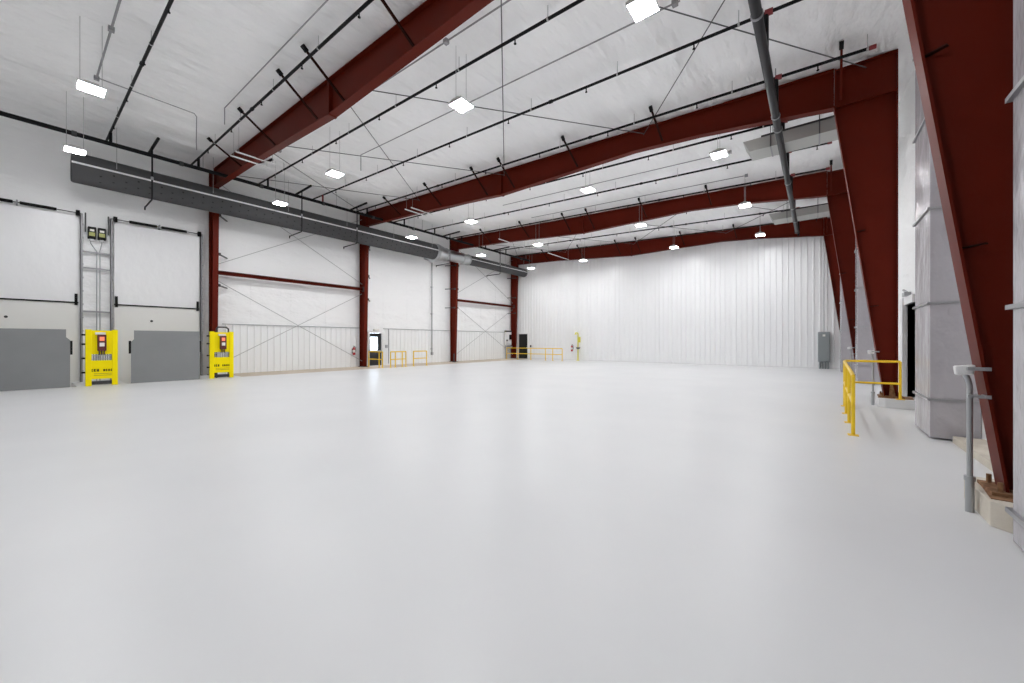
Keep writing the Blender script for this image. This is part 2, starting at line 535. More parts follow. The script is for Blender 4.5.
# red girt struts and bracing rods of the left wall
for k, lab in ((0, 'long dark red wall strut above the wainscot, left of the windowed exit door'),
               (2, 'short-looking dark red horizontal wall strut in the far bay of the left wall')):
    t = thing('wall_strut', (-22.15, (F[k] + F[k + 1]) / 2, 4.75), lab, 'beam', 'red wall struts')
    y0, y1 = F[k] + 0.02, F[k + 1] - 0.02
    b = MB()
    b.box(-22.2, -22.18, y0, y1, 4.74, 4.92)
    b.box(-22.18, -22.05, y0, y1, 4.90, 4.92)
    b.box(-22.18, -22.05, y0, y1, 4.74, 4.76)
    b.build('channel', M['red'], t)
    e = MB()
    for yy in (y0, y1 - 0.02):
        e.box(-22.25, -22.0, yy, yy + 0.02, 4.68, 4.98)
    e.build('end_plate', M['dark'], t)
names = {(0, 'a'): 'thin wall bracing rod rising to the right, above the long red wall strut',
         (0, 'b'): 'thin wall bracing rod falling to the right, above the long red wall strut',
         (0, 'c'): 'thin bracing rod rising rightward across the wainscot behind the second barrier',
         (0, 'd'): 'thin wall bracing rod falling to the right towards the fire extinguisher',
         (2, 'a'): 'thin bracing rod rising to the right above the far red wall strut',
         (2, 'b'): 'thin bracing rod falling to the right above the far red wall strut',
         (2, 'c'): 'thin bracing rod rising to the right below the far red wall strut',
         (2, 'd'): 'thin bracing rod falling to the right below the far red wall strut'}
for (k, w), lab in names.items():
    za, zb = {'a': (5.15, 9.2), 'b': (9.2, 5.15), 'c': (0.35, 4.55), 'd': (4.55, 0.35)}[w]
    xo = -22.28 if w in 'ac' else -22.25
    b = MB()
    b.tube([(xo, F[k] + 0.02, za), (xo, F[k + 1] - 0.02, zb)], 0.016, 6)
    tag(b.build('bracing_rod', M['wire']), lab, 'rod', 'bracing rods of the left wall')

# roof bracing rods
XP = [-21.6, -16.6, -10.75, -4.6, 1.0]
PN = ['over the left air duct', 'left of ceiling middle', 'right of ceiling middle', 'by the right wall']
BN = {0: 'behind the nearest roof beam', 2: 'behind the third roof beam'}
for k in (0, 2):
    for p in range(4):
        for s, w in ((0, 'rightward'), (1, 'leftward')):
            xa, xb = (XP[p], XP[p + 1]) if s == 0 else (XP[p + 1], XP[p])
            zo = 0.18 if s == 0 else 0.22
            b = MB()
            b.tube([(xa, F[k] + 0.02, roofz(xa, zo)), (xb, F[k + 1] - 0.02, roofz(xb, zo))], 0.014, 6)
            tag(b.build('roof_bracing_rod', M['rod']), 'thin ' + w + ' roof rod ' + PN[p] + ', ' + BN[k], 'rod', 'roof bracing rods')

# ------------------------------------------------------------------ sprinkler pipes
t = thing('sprinkler_main', (-20.05, 9.6, 8.7), 'long black sprinkler main running along the left wall above the air duct', 'pipe')
b = MB()
b.tube([(-20.05, -9.0, 8.72), (-20.05, 28.1, 8.78)], 0.075, 12)
b.build('pipe', M['black'], t)
for i in range(13):
    y = -7.5 + i * 2.85
    MB().tube([(-20.05, y - 0.06, 8.74), (-20.05, y + 0.06, 8.74)], 0.095, 12).build('coupling', M['dark'], t)
    if i % 2 == 0:
        MB().tube([(-20.05, y + 0.7, 8.8), (-20.05, y + 0.7, roofz(-20.05, -0.05))], 0.012, 6).build('hanger_rod', M['wire'], t)

t = thing('sprinkler_main', (-0.85, 12, 7.5), 'thick dark grey sprinkler main hanging near the right wall, ending at the back wall', 'pipe')
MB().tube([(-0.857, 1.0, 7.5), (-0.77, 25.7, 7.5)], 0.088, 14).build('pipe', M['pipe_grey'], t)
MB().tube([(-0.77, 25.66, 7.5), (-0.77, 25.86, 7.5)], 0.115, 14).build('end_cap', M['pipe_grey'], t)
for y in (4.0, 8.2, 12.2, 13.0, 17.6, 21.0, 23.4):
    x = -0.86 + 0.0035 * y
    h = MB()
    h.tube([(x, y, 7.5), (x, y + 0.05, 7.5)], 0.105, 14)
    h.tube([(x, y + 0.02, 7.62), (x, y + 0.02, roofz(x, -0.05))], 0.012, 6)
    h.build('hanger', M['galv_mid'], t)

BY = [1.92, 4.45, 7.02, 9.57, 12.08, 14.6, 17.03, 19.55, 22.1, 24.6, 27.1]
ordn = ['first', 'second', 'third', 'fourth', 'fifth', 'sixth', 'seventh', 'eighth', 'ninth', 'tenth', 'eleventh']
extra = {1: ', just in front of the nearest roof beam', 2: ', just behind the nearest roof beam',
         4: ', just in front of the second roof beam', 5: ', just behind the second roof beam',
         7: ', just in front of the third roof beam', 8: ', just behind the third roof beam',
         10: ', just in front of the farthest roof beam'}
for i, y in enumerate(BY):
    t = thing('sprinkler_branch_pipe', (-10, y, roofz(-10, 0.3)),
              'black sprinkler cross pipe, ' + ordn[i] + ' from the camera' + extra.get(i, ''), 'pipe', 'sprinkler pipes across the ceiling')
    O = 0.28
    x0, x1 = -21.2, (1.0 if i in (3, 4) else 0.35)
    r = 0.036
    MB().tube([(x0, y, roofz(x0, O)), (x1, y, roofz(x1, O))], r, 10).build('pipe', M['black'], t)
    MB().tube([(-20.05, y, 8.76), (-20.05, y, roofz(-20.05, O))], 0.045, 8).build('riser', M['black'] if i != 3 else M['couple'], t)
    xr = -0.86 + 0.0035 * y + 0.02
    n_ = MB()
    n_.tube([(xr, y, 7.55), (xr, y, roofz(xr, O))], 0.05, 8)
    n_.build('riser', M['black'], t)
    MB().tube([(xr - 0.02, y, roofz(xr - 0.02, O)), (xr + 0.12, y, roofz(xr + 0.12, O))], 0.066, 10).build('coupling', M['couple'], t)
    MB().tube([(x1 - 0.02, y, roofz(x1, O)), (x1 + 0.1, y, roofz(x1, O))], 0.05, 10).build('end_cap', M['couple'], t)
    for q in range(8):
        x = -19.2 + q * 2.75 + (0.5 if i % 2 else 0)
        if x > x1 - 0.1: continue
        h = MB()
        h.tube([(x, y, roofz(x, O)), (x, y, roofz(x, O + 0.15))], 0.016, 6)
        h.tube([(x, y, roofz(x, O + 0.13)), (x, y, roofz(x, O + 0.145))], 0.032, 8)
        h.build('sprinkler_head', M['black'], t)
        xh = x + 0.9
        if xh < x1:
            h = MB()
            h.tube([(xh, y, roofz(xh, O - 0.03)), (xh, y, roofz(xh, -0.06))], 0.008, 6)
            h.tube([(xh - 0.02, y, roofz(xh, O)), (xh + 0.02, y, roofz(xh, O))], r + 0.008, 10)
            h.build('hanger', M['wire'], t)
    if i % 3 != 2:
        for x in (-14.0, -6.1):
            MB().tube([(x - 0.05, y, roofz(x - 0.05, O)), (x + 0.05, y, roofz(x + 0.05, O))], r + 0.016, 10).build('coupling', M['black'], t)

# sprinkler drops that hook under the fabric duct
DL = ['black sprinkler drop hooking under the big duct, leftmost, above the second dock door',
      'black sprinkler drop hooking under the big duct, in the middle of the strut bay',
      'black sprinkler drop hooking under the big duct, left of the exit-door column',
      'small black sprinkler drop at the silver end of the big duct',
      'small black sprinkler drop under the far thin duct']
for k, y in enumerate((2.95, 8.3, 11.15, 17.9, 23.2)):
    t = thing('sprinkler_drop', (-19.5, y, 6.9), DL[k], 'pipe', 'sprinkler drops around the duct')
    zt = roofz(-19.5, 0.55)
    MB().tube([(-20.2, y + 0.03, zt + 0.0), (-18.6, y + 0.03, zt + 0.02)], 0.05, 8).build('top_arm', M['black'], t)
    MB().tube([(-19.5, y, zt), (-19.5, y, 6.95), (-19.56, y, 6.9), (-20.9, y, 6.9)], 0.026, 8).build('drop_pipe', M['black'], t)
    h = MB()
    h.tube([(-20.9, y, 6.93), (-20.9, y, 6.8)], 0.025, 8)
    h.build('sprinkler_head', M['black'], t)
    MB().tube([(-19.5, y, 7.62), (-19.5, y, 7.74)], 0.04, 8).build('coupling', M['galv'], t)

# ------------------------------------------------------------------ air ducts on the left
DX, DZ = -20.8, 7.80


def ring_holes(mb, r, y0, y1, step):
    y = y0
    j = 0
    while y < y1:
        for a in (-14, -40) if j % 2 else (-27, -52):
            an = math.radians(a)
            cx, cz = DX + math.cos(an) * (r + 0.002), DZ + math.sin(an) * (r + 0.002)
            mb.tube([(cx - 0.004 * math.cos(an), y, cz), (cx + 0.004 * math.cos(an), y, cz)], 0.034, 8)
        y += step
        j += 1


t = thing('fabric_air_duct', (DX, 9.5, DZ - 0.53), 'long dark grey perforated round air duct hanging along the left wall', 'duct')
MB().tube([(DX, 1.02, DZ), (DX, 1.07, DZ), (DX, 17.6, DZ)], [0.50, 0.53, 0.53], 36).build('sleeve', M['fabric'], t)
h = MB()
ring_holes(h, 0.53, 1.7, 17.4, 0.33)
o = h.build('orifice', M['perf'], t)
o['kind'] = 'stuff'
b = MB()
b.box(DX + 0.52, DX + 0.565, 1.0, 17.6, DZ + 0.0, DZ + 0.055)
b.build('suspension_rail', M['white_paint'], t)
for y in (2.1, 5.0, 8.0, 11.0, 14.0, 17.0):
    MB().tube([(DX + 0.53, y, DZ + 0.14), (DX + 0.53, y, roofz(DX + 0.53, -0.05))], 0.008, 6).build('hanger_wire', M['wire'], t)

t = thing('sheet_metal_duct_fitting', (DX, 19.2, DZ - 0.5), 'shiny silver sheet metal duct fitting joining the big and the thin dark ducts', 'duct')
s = MB()
ysg = [(17.55, 0.57), (17.9, 0.59), (18.1, 0.54), (18.6, 0.42), (20.3, 0.38), (20.95, 0.37)]
s.tube([(DX, a, DZ) for a, r in ysg], [r for a, r in ysg], 28)
s.build('body', M['silver'], t)
s = MB()
for a, r in ((17.75, 0.595), (18.62, 0.455), (20.25, 0.42), (20.9, 0.41)):
    s.tube([(DX, a - 0.05, DZ), (DX, a + 0.05, DZ)], r, 28)
s.build('collar', M['galv'], t)
e = MB()
pts = []
for q in range(6):
    an = math.radians(90 * q / 5)
    pts.append((DX - 0.1 - 0.60 * math.sin(an), 17.75, DZ - 0.22 - 0.25 * (1 - math.cos(an))))
e.tube(pts, 0.40, 20)
e.build('elbow', M['silver'], t)

t = thing('fabric_air_duct', (DX, 24.6, DZ - 0.4), 'thin dark grey round air duct between the silver fitting and the back wall', 'duct')
MB().tube([(DX, 20.95, DZ), (DX, 28.15, DZ), (DX, 28.2, DZ)], [0.365, 0.365, 0.34], 28).build('sleeve', M['fabric'], t)
MB().box(DX + 0.355, DX + 0.39, 20.95, 28.2, DZ, DZ + 0.05).build('suspension_rail', M['white_paint'], t)
for y in (22.0, 25.0, 27.6):
    MB().tube([(DX + 0.36, y, DZ + 0.1), (DX + 0.36, y, roofz(DX + 0.36, -0.05))], 0.008, 6).build('hanger_wire', M['wire'], t)

# ------------------------------------------------------------------ high-bay lamps
LX = [-2.45, -7.12, -13.6, -18.4]
LYs = [0.98, 6.92, 13.9, 19.8, 25.8]
col = ['first from the right wall', 'second from the right wall', 'second from the left duct', 'closest to the left duct']
row = ['in front of the nearest roof beam', 'between the first two roof beams',
       'just behind the second beam', 'just before the third beam', 'in the farthest row']


def make_lamp(loc, lab):
    x, y, z = loc
    t = thing('high_bay_lamp', loc, lab, 'lamp', 'high bay lamps under the roof')
    hs = MB()
    hs.prism([(x - 0.215, z + 0.02), (x + 0.215, z + 0.02), (x + 0.215, z + 0.06), (x + 0.11, z + 0.11), (x - 0.11, z + 0.11), (x - 0.215, z + 0.06)], 'y', y - 0.225, y + 0.225)
    hs.box(x - 0.225, x + 0.225, y - 0.235, y - 0.225, z, z + 0.07)
    hs.box(x - 0.225, x + 0.225, y + 0.225, y + 0.235, z, z + 0.07)
    hs.build('housing', M['lamp_body'], t)
    for s_ in (-1, 1):
        MB().box(x + s_ * 0.107 - 0.097, x + s_ * 0.107 + 0.097, y - 0.215, y + 0.215, z - 0.005, z + 0.018).build('diffuser', M['lamp'], t, bevel=0.01)
    MB().box(x - 0.05, x + 0.05, y - 0.12, y + 0.12, z + 0.11, z + 0.17).build('driver_box', M['lamp_body'], t)
    for s_ in (-1, 1):
        MB().tube([(x, y + s_ * 0.18, z + 0.1), (x, y + s_ * 0.18, z + 1.85)], 0.006, 5).build('hanging_wire', M['wire'], t)
    return t


proto = make_lamp((0, 0, 0), 'lamp')
first = True
for j, y in enumerate(LYs):
    for i, x in enumerate(LX):
        xx = x
        lab = 'bright lamp ' + row[j] + ', ' + col[i]
        if first:
            r = proto
            first = False
        else:
            r = proto.copy()
            C.objects.link(r)
            for ch in list(proto.children):
                c = ch.copy()
                C.objects.link(c)
                c.parent = r
        r.location = (xx, y, 7.6)
        r['label'] = lab

# ------------------------------------------------------------------ conduits on the ceiling
def conduit(lab, pts, boxes=(), r=0.02, drops=()):
    t = thing('conduit', pts[0], lab, 'conduit', 'grey conduits on the ceiling')
    MB().tube(pts, r, 8).build('tube', M['galv_mid'], t)
    for bx in boxes:
        MB().box(bx[0] - 0.055, bx[0] + 0.055, bx[1] - 0.055, bx[1] + 0.055, bx[2] - 0.05, bx[2] + 0.05).build('junction_box', M['galv_mid'], t)
    for p, q in drops:
        MB().tube([p, q], r * 0.7, 6).build('drop', M['wire'], t)
    return t


def rz(x, o=0.12): return roofz(x, o)


conduit('grey conduit with junction boxes above the near left lamp', [(-16.3, 1.28, rz(-16.3)), (-6, 1.28, rz(-6))],
        [(-13.25, 1.28, rz(-13.25)), (-16.3, 1.28, rz(-16.3))], 0.024)
conduit('thin grey conduit bending down toward the left end of the nearest roof beam',
        [(-16.3, 1.28, rz(-16.3, .1)), (-16.3, 3.5, rz(-16.3, .1)), (-16.35, 3.58, rz(-16.3, .16)), (-16.4, 3.58, rz(-16.3, 1.0)), (-16.9, 3.7, rz(-16.3, 1.05))], (), 0.015)
conduit('thin grey conduit before the nearest roof beam, dropping at its left end',
        [(-15.0, 4.0, rz(-15, 0.65)), (-15.0, 4.0, rz(-15, 0.12)), (-4.5, 4.0, rz(-4.5, 0.12))], (), 0.016)
conduit('grey conduit just behind the nearest roof beam', [(-16.8, 6.3, rz(-16.8)), (-3, 6.3, rz(-3))],
        [(-7.0, 6.3, rz(-7)), (-13.5, 6.3, rz(-13.5)), (-16.8, 6.3, rz(-16.8))], 0.018)
conduit('grey conduit running to the near right lamp with a drop at its left end',
        [(-14.4, 8.4, rz(-14.4, 0.75)), (-14.4, 8.4, rz(-14.4)), (-2.2, 8.4, rz(-2.2))], [(-2.3, 8.4, rz(-2.3))], 0.018)
conduit('thin grey conduit behind the second roof beam feeding the lamps there', [(-13.5, 16.3, rz(-13.5)), (-2.5, 16.3, rz(-2.5))],
        [(-2.5, 16.3, rz(-2.5))], 0.018)
conduit('thin grey conduit just in front of the third roof beam', [(-13.5, 19.0, rz(-13.5)), (-2.3, 19.0, rz(-2.3))], [(-2.3, 19.0, rz(-2.3))], 0.018)
conduit('thin grey conduit in the farthest bay of the ceiling', [(-13.5, 25.2, rz(-13.5)), (-2.3, 25.2, rz(-2.3))], [(-2.4, 25.2, rz(-2.4)), (-7.1, 25.2, rz(-7.1))], 0.018)
for lab, x, y0, y1 in (('white conduit crossing the nearest roof beam, left of a pair', -16.95, 4.7, 6.0),
                       ('white conduit crossing the nearest roof beam, right of a pair', -16.4, 4.7, 6.0),
                       ('white conduit crossing the second roof beam, left of a pair', -16.7, 12.2, 13.6),
                       ('white conduit crossing the second roof beam, right of a pair', -16.2, 12.2, 13.6),
                       ('white conduit crossing the third roof beam near its left end', -16.6, 19.6, 22.6),
                       ('white conduit crossing in front of the farthest roof beam', -16.2, 25.0, 28.2)):
    t = thing('white_conduit', (x, y0, 8.5), lab, 'conduit', 'short white conduits at the roof beams')
    zz = roofz(x) - 0.88
    MB().tube([(x, y0, zz), (x, y1, zz)], 0.03, 8).build('tube', M['white_paint'], t)
    for yy in (y0 + 0.1, y1 - 0.1):
        MB().tube([(x, yy, zz), (x, yy, roofz(x, -0.05))], 0.006, 5).build('hanger_wire', M['wire'], t)


# ------------------------------------------------------------------ ducts on the right
def soffit_duct(lab, y0, y1, z0, z1, xl):
    t = thing('roof_duct', (0, y0, z0), lab, 'duct', 'flat ducts under the roof at right')
    poly = [(xl, z1), (xl + 0.18, z0), (1.55, z0), (1.55, z1)]
    MB().prism(poly, 'y', y0, y1).build('body', M['soffit'], t)
    for x in (xl + 0.75, 0.1, 1.2):
        s_ = MB()
        s_.box(x - 0.02, x + 0.02, y0 - 0.015, y1 + 0.015, z0 - 0.015, z1 + 0.015)
        s_.build('seam_flange', M['galv_mid'], t)
        s_ = MB()
        for yy in (y0 - 0.02, y1 + 0.02):
            s_.tube([(x, yy, z0), (x, yy, roofz(x, -0.05))], 0.01, 6)
        s_.build('hanger_rod', M['dark'], t)
    MB().box(xl + 0.5, 1.55, y0 - 0.03, y0 + 0.0, z1 - 0.01, z1 + 0.04).build('support_angle', M['dark'], t)


soffit_duct('grey flat duct under the roof behind the second roof beam at right', 14.5, 15.3, 7.70, 8.07, -1.85)
soffit_duct('grey flat duct under the roof behind the third roof beam at right', 23.4, 24.4, 7.70, 8.05, -1.85)


def wall_duct(lab, x0, y0, y1, zt, seams):
    t = thing('wall_duct', ((x0 + XR) / 2, (y0 + y1) / 2, 0), lab, 'duct', 'tall wrapped ducts on the right wall')
    zs = [0.02] + list(seams) + [zt]
    for a, b in zip(zs[:-1], zs[1:]):
        MB().box(x0, XR - 0.005, y0, y1, a + 0.005, b - 0.005).build('duct_section', M['ductwrap'], t, bevel=0.012)
    for z in seams:
        s_ = MB()
        s_.box(x0 - 0.03, XR - 0.004, y0 - 0.03, y1 + 0.03, z - 0.018, z + 0.018)
        s_.build('seam_flange', M['galv_mid'], t)


wall_duct('tall wrapped grey duct cut off by the right edge, before the huge column', 1.20, 3.0, 4.74, 8.5, (0.26, 1.84, 3.46, 5.05, 6.65))
wall_duct('tall wrapped grey duct between the black doorway and the huge right-edge column', 1.45, 9.05, 10.2, 8.4, (0.64, 2.19, 3.72, 5.27, 6.8))
wall_duct('tall wrapped grey duct seen behind the yellow rail beyond its column', 1.24, 19.35, 20.35, 8.4, (0.67, 2.13, 3.58, 5.1, 6.6))
wall_duct('tall wrapped grey duct farthest along the right wall near the grey cabinet', 1.02, 25.3, 26.5, 8.4, (0.67, 2.13, 3.58, 5.1, 6.6))

# pipe stands with disconnect heads at the right columns
PS = ['grey pipe stand with a white box on top, strapped to the huge right-edge column',
      'thin grey pipe stand beside the right column inside the yellow rail',
      'thin grey pipe stand beside the third right-wall column']
for k in range(3):
    y = F[k] - 0.05
    x = 1.122
    t = thing('pipe_stand', (x, y, 0), PS[k], 'pipe stand', 'pipe stands at the right columns')
    MB().tube([(x, y, 0), (x, y, 1.16), (x - 0.01, y, 1.22), (x - 0.03, y, 1.27)], 0.020, 10).build('pipe', M['galv'], t)
    MB().tube([(x, y, 0), (x, y, 0.30)], 0.030, 12).build('sleeve', M['galv'], t)
    MB().tube([(x, y, 0.29), (x, y, 0.33)], 0.038, 12).build('fitting', M['galv'], t)
    hd = MB()
    hd.hexa([(x - 0.09, y - 0.04, 1.26), (x + 0.02, y - 0.04, 1.27), (x + 0.02, y + 0.04, 1.27), (x - 0.09, y + 0.04, 1.26),
             (x - 0.10, y - 0.04, 1.345), (x + 0.03, y - 0.04, 1.36), (x + 0.03, y + 0.04, 1.36), (x - 0.10, y + 0.04, 1.345)])
    hd.build('white_box', M['white_paint'], t, bevel=0.012)
    for z in (1.31, 1.06):
        s_ = MB()
        s_.box(x - 0.03, x + 0.11, y - 0.09, y - 0.05, z, z + 0.03)
        s_.tube([(x + 0.08, y - 0.11, z + 0.018), (x + 0.08, y + 0.02, z + 0.018)], 0.012, 6)
        s_.build('strut_clamp', M['galv'], t)


# ------------------------------------------------------------------ yellow guard rails
def guard_rail(lab, run, h, r=0.028, posts=(), mid=0.52):
    """run: points of the rail line (x, y) or (x, y, top height); posts: (x, y) or (x, y, foot height, top height)."""
    t = thing('guard_rail', (run[0][0], run[0][1], 0), lab, 'railing')
    top = [(p[0], p[1], p[2] if len(p) > 2 else h) for p in run]
    MB().tube(top, r, 10).build('top_rail', M['rail'], t)
    MB().tube([(x, y, z * mid) for x, y, z in top], r * 0.9, 10).build('mid_rail', M['rail'], t)
    for q in posts:
        x, y = q[:2]
        z0, z1 = q[2:] if len(q) > 2 else (0, h)
        p = MB().tube([(x, y, z0), (x, y, z1)], r, 10).build('post', M['rail'], t)
        MB().box(x - 0.07, x + 0.07, y - 0.07, y + 0.07, z0, z0 + 0.012).build('foot_plate', M['rail'], p)
    return t


guard_rail('yellow pipe guard rail turning in front of the tapering right-wall column',
           [(0.50, 8.62, 0.99), (0.51, 9.2, 1.02), (0.55, 12.2, 1.09), (0.57, 12.42, 1.10), (0.68, 12.52, 1.10), (1.2, 12.6, 1.10), (1.56, 12.68, 1.10)], 1.04, 0.028,
           [(0.50, 8.62, 0, 0.99), (0.515, 9.9, 0, 1.03), (0.53, 11.1, 0, 1.06), (0.56, 12.36, 0, 1.09), (1.56, 12.68, 0.215, 1.10)], mid=0.53)
guard_rail('yellow pipe rail section directly in front of the windowed exit door', [(-21.72, 13.2), (-20.25, 13.2)], 0.95, 0.032, [(-21.72, 13.2), (-20.6, 13.2), (-20.25, 13.2)])
guard_rail('short yellow pipe rail section just right of the windowed exit door', [(-20.05, 13.62), (-20.05, 14.72)], 0.95, 0.032, [(-20.05, 13.62), (-20.05, 13.95), (-20.05, 14.45), (-20.05, 14.72)])
guard_rail('yellow pipe rail section below the hanging wall conduit', [(-20.05, 15.3), (-20.05, 16.35)], 0.95, 0.032, [(-20.05, 15.3), (-20.05, 16.35)])
guard_rail('long yellow pipe rail in front of the back-corner door', [(-21.75, 26.8), (-16.0, 26.8)], 1.0, 0.034,
           [(-21.75, 26.8), (-20.5, 26.8), (-19.1, 26.8), (-17.6, 26.8), (-16.9, 26.8), (-16.0, 26.8)])

# ------------------------------------------------------------------ dock doors, tracks, springs, levelers
for k, (y0, y1, lab, slab) in enumerate((
        (-1.62, 1.28, 'white overhead dock door at the left picture edge', 'pair of black torsion springs over the leftmost dock door'),
        (2.25, 5.0, 'white overhead dock door between the two yellow barriers', 'pair of black torsion springs over the dock door between the barriers'))):
    t = struct('door_%d' % (4 + k), MB().box(XW + 0.02, XW + 0.08, y0, y1, 3.1, 6.42), M['door_white'])
    MB().box(XW + 0.02, XW + 0.07, y0, y1, -1.0, 3.06).build('lower_panel', M['door_low'], t)
    MB().box(XW + 0.02, XW + 0.11, y0, y1, 3.055, 3.105).build('joint_bar', M['rubber'], t)
    for yy in (y0 + 0.02, y1 - 0.10):
        MB().box(XW + 0.06, XW + 0.14, yy, yy + 0.08, 2.98, 3.42).build('roller_bracket', M['rubber'], t)
    MB().tube([(XW + 0.07, (y0 + y1) / 2 - 0.25, 2.45), (XW + 0.10, (y0 + y1) / 2 - 0.25, 2.45)], 0.045, 10).build('view_port', M['dark'], t)
    s_ = thing('torsion_spring_set', (XW + 0.2, (y0 + y1) / 2, 6.5), slab, 'spring', 'door spring sets')
    MB().tube([(XW + 0.2, y0 - 0.05, 6.53), (XW + 0.2, y1 + 0.05, 6.53)], 0.018, 8).build('shaft', M['dark'], s_)
    m_ = (y0 + y1) / 2
    for a, b in ((m_ - 0.95, m_ - 0.10), (m_ + 0.05, m_ + 0.90)):
        MB().tube([(XW + 0.2, a, 6.53), (XW + 0.2, b, 6.53)], 0.055, 14).build('spring', M['rubber'], s_)
    for yy in (y0 + 0.02, y1 - 0.02):
        MB().tube([(XW + 0.2, yy - 0.05, 6.53), (XW + 0.2, yy + 0.05, 6.53)], 0.11, 16).build('cable_drum', M['rubber'], s_)
    for yy in (y0 + 0.0, m_ - 0.03, y1 - 0.04):
        MB().box(XW + 0.03, XW + 0.22, yy, yy + 0.04, 6.45, 6.62).build('bearing_bracket', M['galv_mid'], s_)

for y, lab, dn in ((1.36, 'grey vertical door track left of the ladder of rungs', 1), (2.17, 'grey vertical door track right of the ladder of rungs', -1),
                   (5.08, 'grey vertical door track beside the nearest left-wall column', -1)):
    t = thing('door_track', (XW + 0.1, y, 0), lab, 'track', 'dock door tracks')
    b = MB()
    b.box(XW, XW + 0.16, y - 0.035, y - 0.02, 0.0, 6.55)
    b.box(XW + 0.14, XW + 0.16, y - 0.035, y + 0.03, 0.0, 6.55)
    b.build('rail', M['galv_mid'], t)
    for q in range(12):
        MB().box(XW, XW + 0.13, y - 0.02, y + 0.05, 0.4 + q * 0.52, 0.46 + q * 0.52).build('bracket', M['galv'], t)
t = thing('track_ladder', (XW + 0.1, 1.77, 2), 'grey cross bars linking the two door tracks above the first barrier', 'bars')
for z in (2.72, 4.42, 5.05):
    MB().box(XW + 0.10, XW + 0.15, 1.40, 2.13, z, z + 0.06).build('cross_bar', M['galv_mid'], t)
for y in (1.46, 2.08):
    MB().box(XW + 0.12, XW + 0.17, y - 0.02, y + 0.02, 5.85, 6.6).build('upright', M['dark'], t)

for y0, lab in ((1.52, 'black dock control unit with pale label, left of the high pair'), (1.79, 'black dock control unit with pale label, right of the high pair')):
    t = thing('door_control_unit', (XW + 0.15, y0 + 0.1, 5.6), lab, 'control box', 'high control units over the first barrier')
    MB().box(XW + 0.02, XW + 0.22, y0, y0 + 0.22, 5.62, 6.08).build('case', M['rubber'], t, bevel=0.015)
    MB().box(XW + 0.22, XW + 0.228, y0 + 0.05, y0 + 0.17, 5.90, 5.98).build('upper_label', M['white_lens'], t)
    MB().box(XW + 0.22, XW + 0.228, y0 + 0.03, y0 + 0.19, 5.72, 5.86).build('lower_label', M['olive'], t)
    MB().box(XW + 0.06, XW + 0.16, y0 + 0.05, y0 + 0.17, 5.54, 5.62).build('gland', M['galv'], t)
for ya, yb_, lab in ((1.60, 1.76, 'left thin cable conduit dropping from the high control units'), (1.90, 1.85, 'right thin cable conduit dropping from the high control units')):
    b = MB()
    b.tube([(XW + 0.12, ya, 5.55), (XW + 0.12, ya, 5.45), (XW + 0.12, yb_, 5.15), (XW + 0.12, yb_, 5.0), (XW + 0.12, yb_, 0.0)], 0.017, 8)
    tag(b.build('cable_conduit', M['galv']), lab, 'conduit')

XL_ = -20.1
for y0, y1, lab, side in ((-1.10, 0.96, 'grey upright dock leveler plate at the left picture edge', 1),
                          (2.46, 4.50, 'grey upright dock leveler plate between the two yellow barriers', 0)):
    t = thing('dock_leveler', (XL_, (y0 + y1) / 2, 0), lab, 'dock leveler', 'upright dock levelers')
    pl = MB()
    poly = [(y0, 0.01), (y1, 0.01), (y1, 1.62), (y1 - 0.09, 1.72), (y1 - 0.09, 1.99), (y0 + 0.08, 1.99), (y0 + 0.08, 1.66), (y0, 1.56)]
    if not side:
        poly = [(y0, 0.01), (y1, 0.01), (y1, 1.99), (y0 + 0.08, 1.99), (y0 + 0.08, 1.66), (y0, 1.56)]
    pl.prism(poly, 'x', XL_ - 0.03, XL_)
    pl.build('deck_plate', M['leveler'], t)
    rb = MB()
    for q in range(5):
        yy = y0 + 0.25 + q * (y1 - y0 - 0.5) / 4
        rb.box(XL_ - 0.16, XL_ - 0.03, yy - 0.03, yy + 0.03, 0.05, 1.6)
    rb.build('under_frame', M['dark'], t)
    MB().tube([(XL_ - 0.06, y0, 0.03), (XL_ - 0.06, y1, 0.03)], 0.028, 8).build('rear_hinge', M['dark'], t)
    for yy in ((y1, y1 + 0.055), (y0 - 0.055, y0)):
        MB().box(XL_ - 0.10, XL_ - 0.01, yy[0], yy[1], 1.12, 1.60).build('bumper', M['rubber'], t)


def lettering(mb, x, y0, y1, z, h, seed):
    rnd = random.Random(seed)
    y = y0
    while y < y1:
        w = h * rnd.uniform(0.45, 0.7)
        st = h * 0.27
        kind = rnd.randrange(4)
        mb.box(x, x + 0.003, y, y + st, z, z + h)
        if kind != 0: mb.box(x, x + 0.003, y, y + w, z + h - st, z + h)
        if kind in (1, 3): mb.box(x, x + 0.003, y, y + w, z, z + st)
        if kind in (0, 2): mb.box(x, x + 0.003, y + w - st, y + w, z, z + h)
        mb.box(x, x + 0.003, y, y + w, z + h * 0.42, z + h * 0.58)
        y += w + h * 0.2


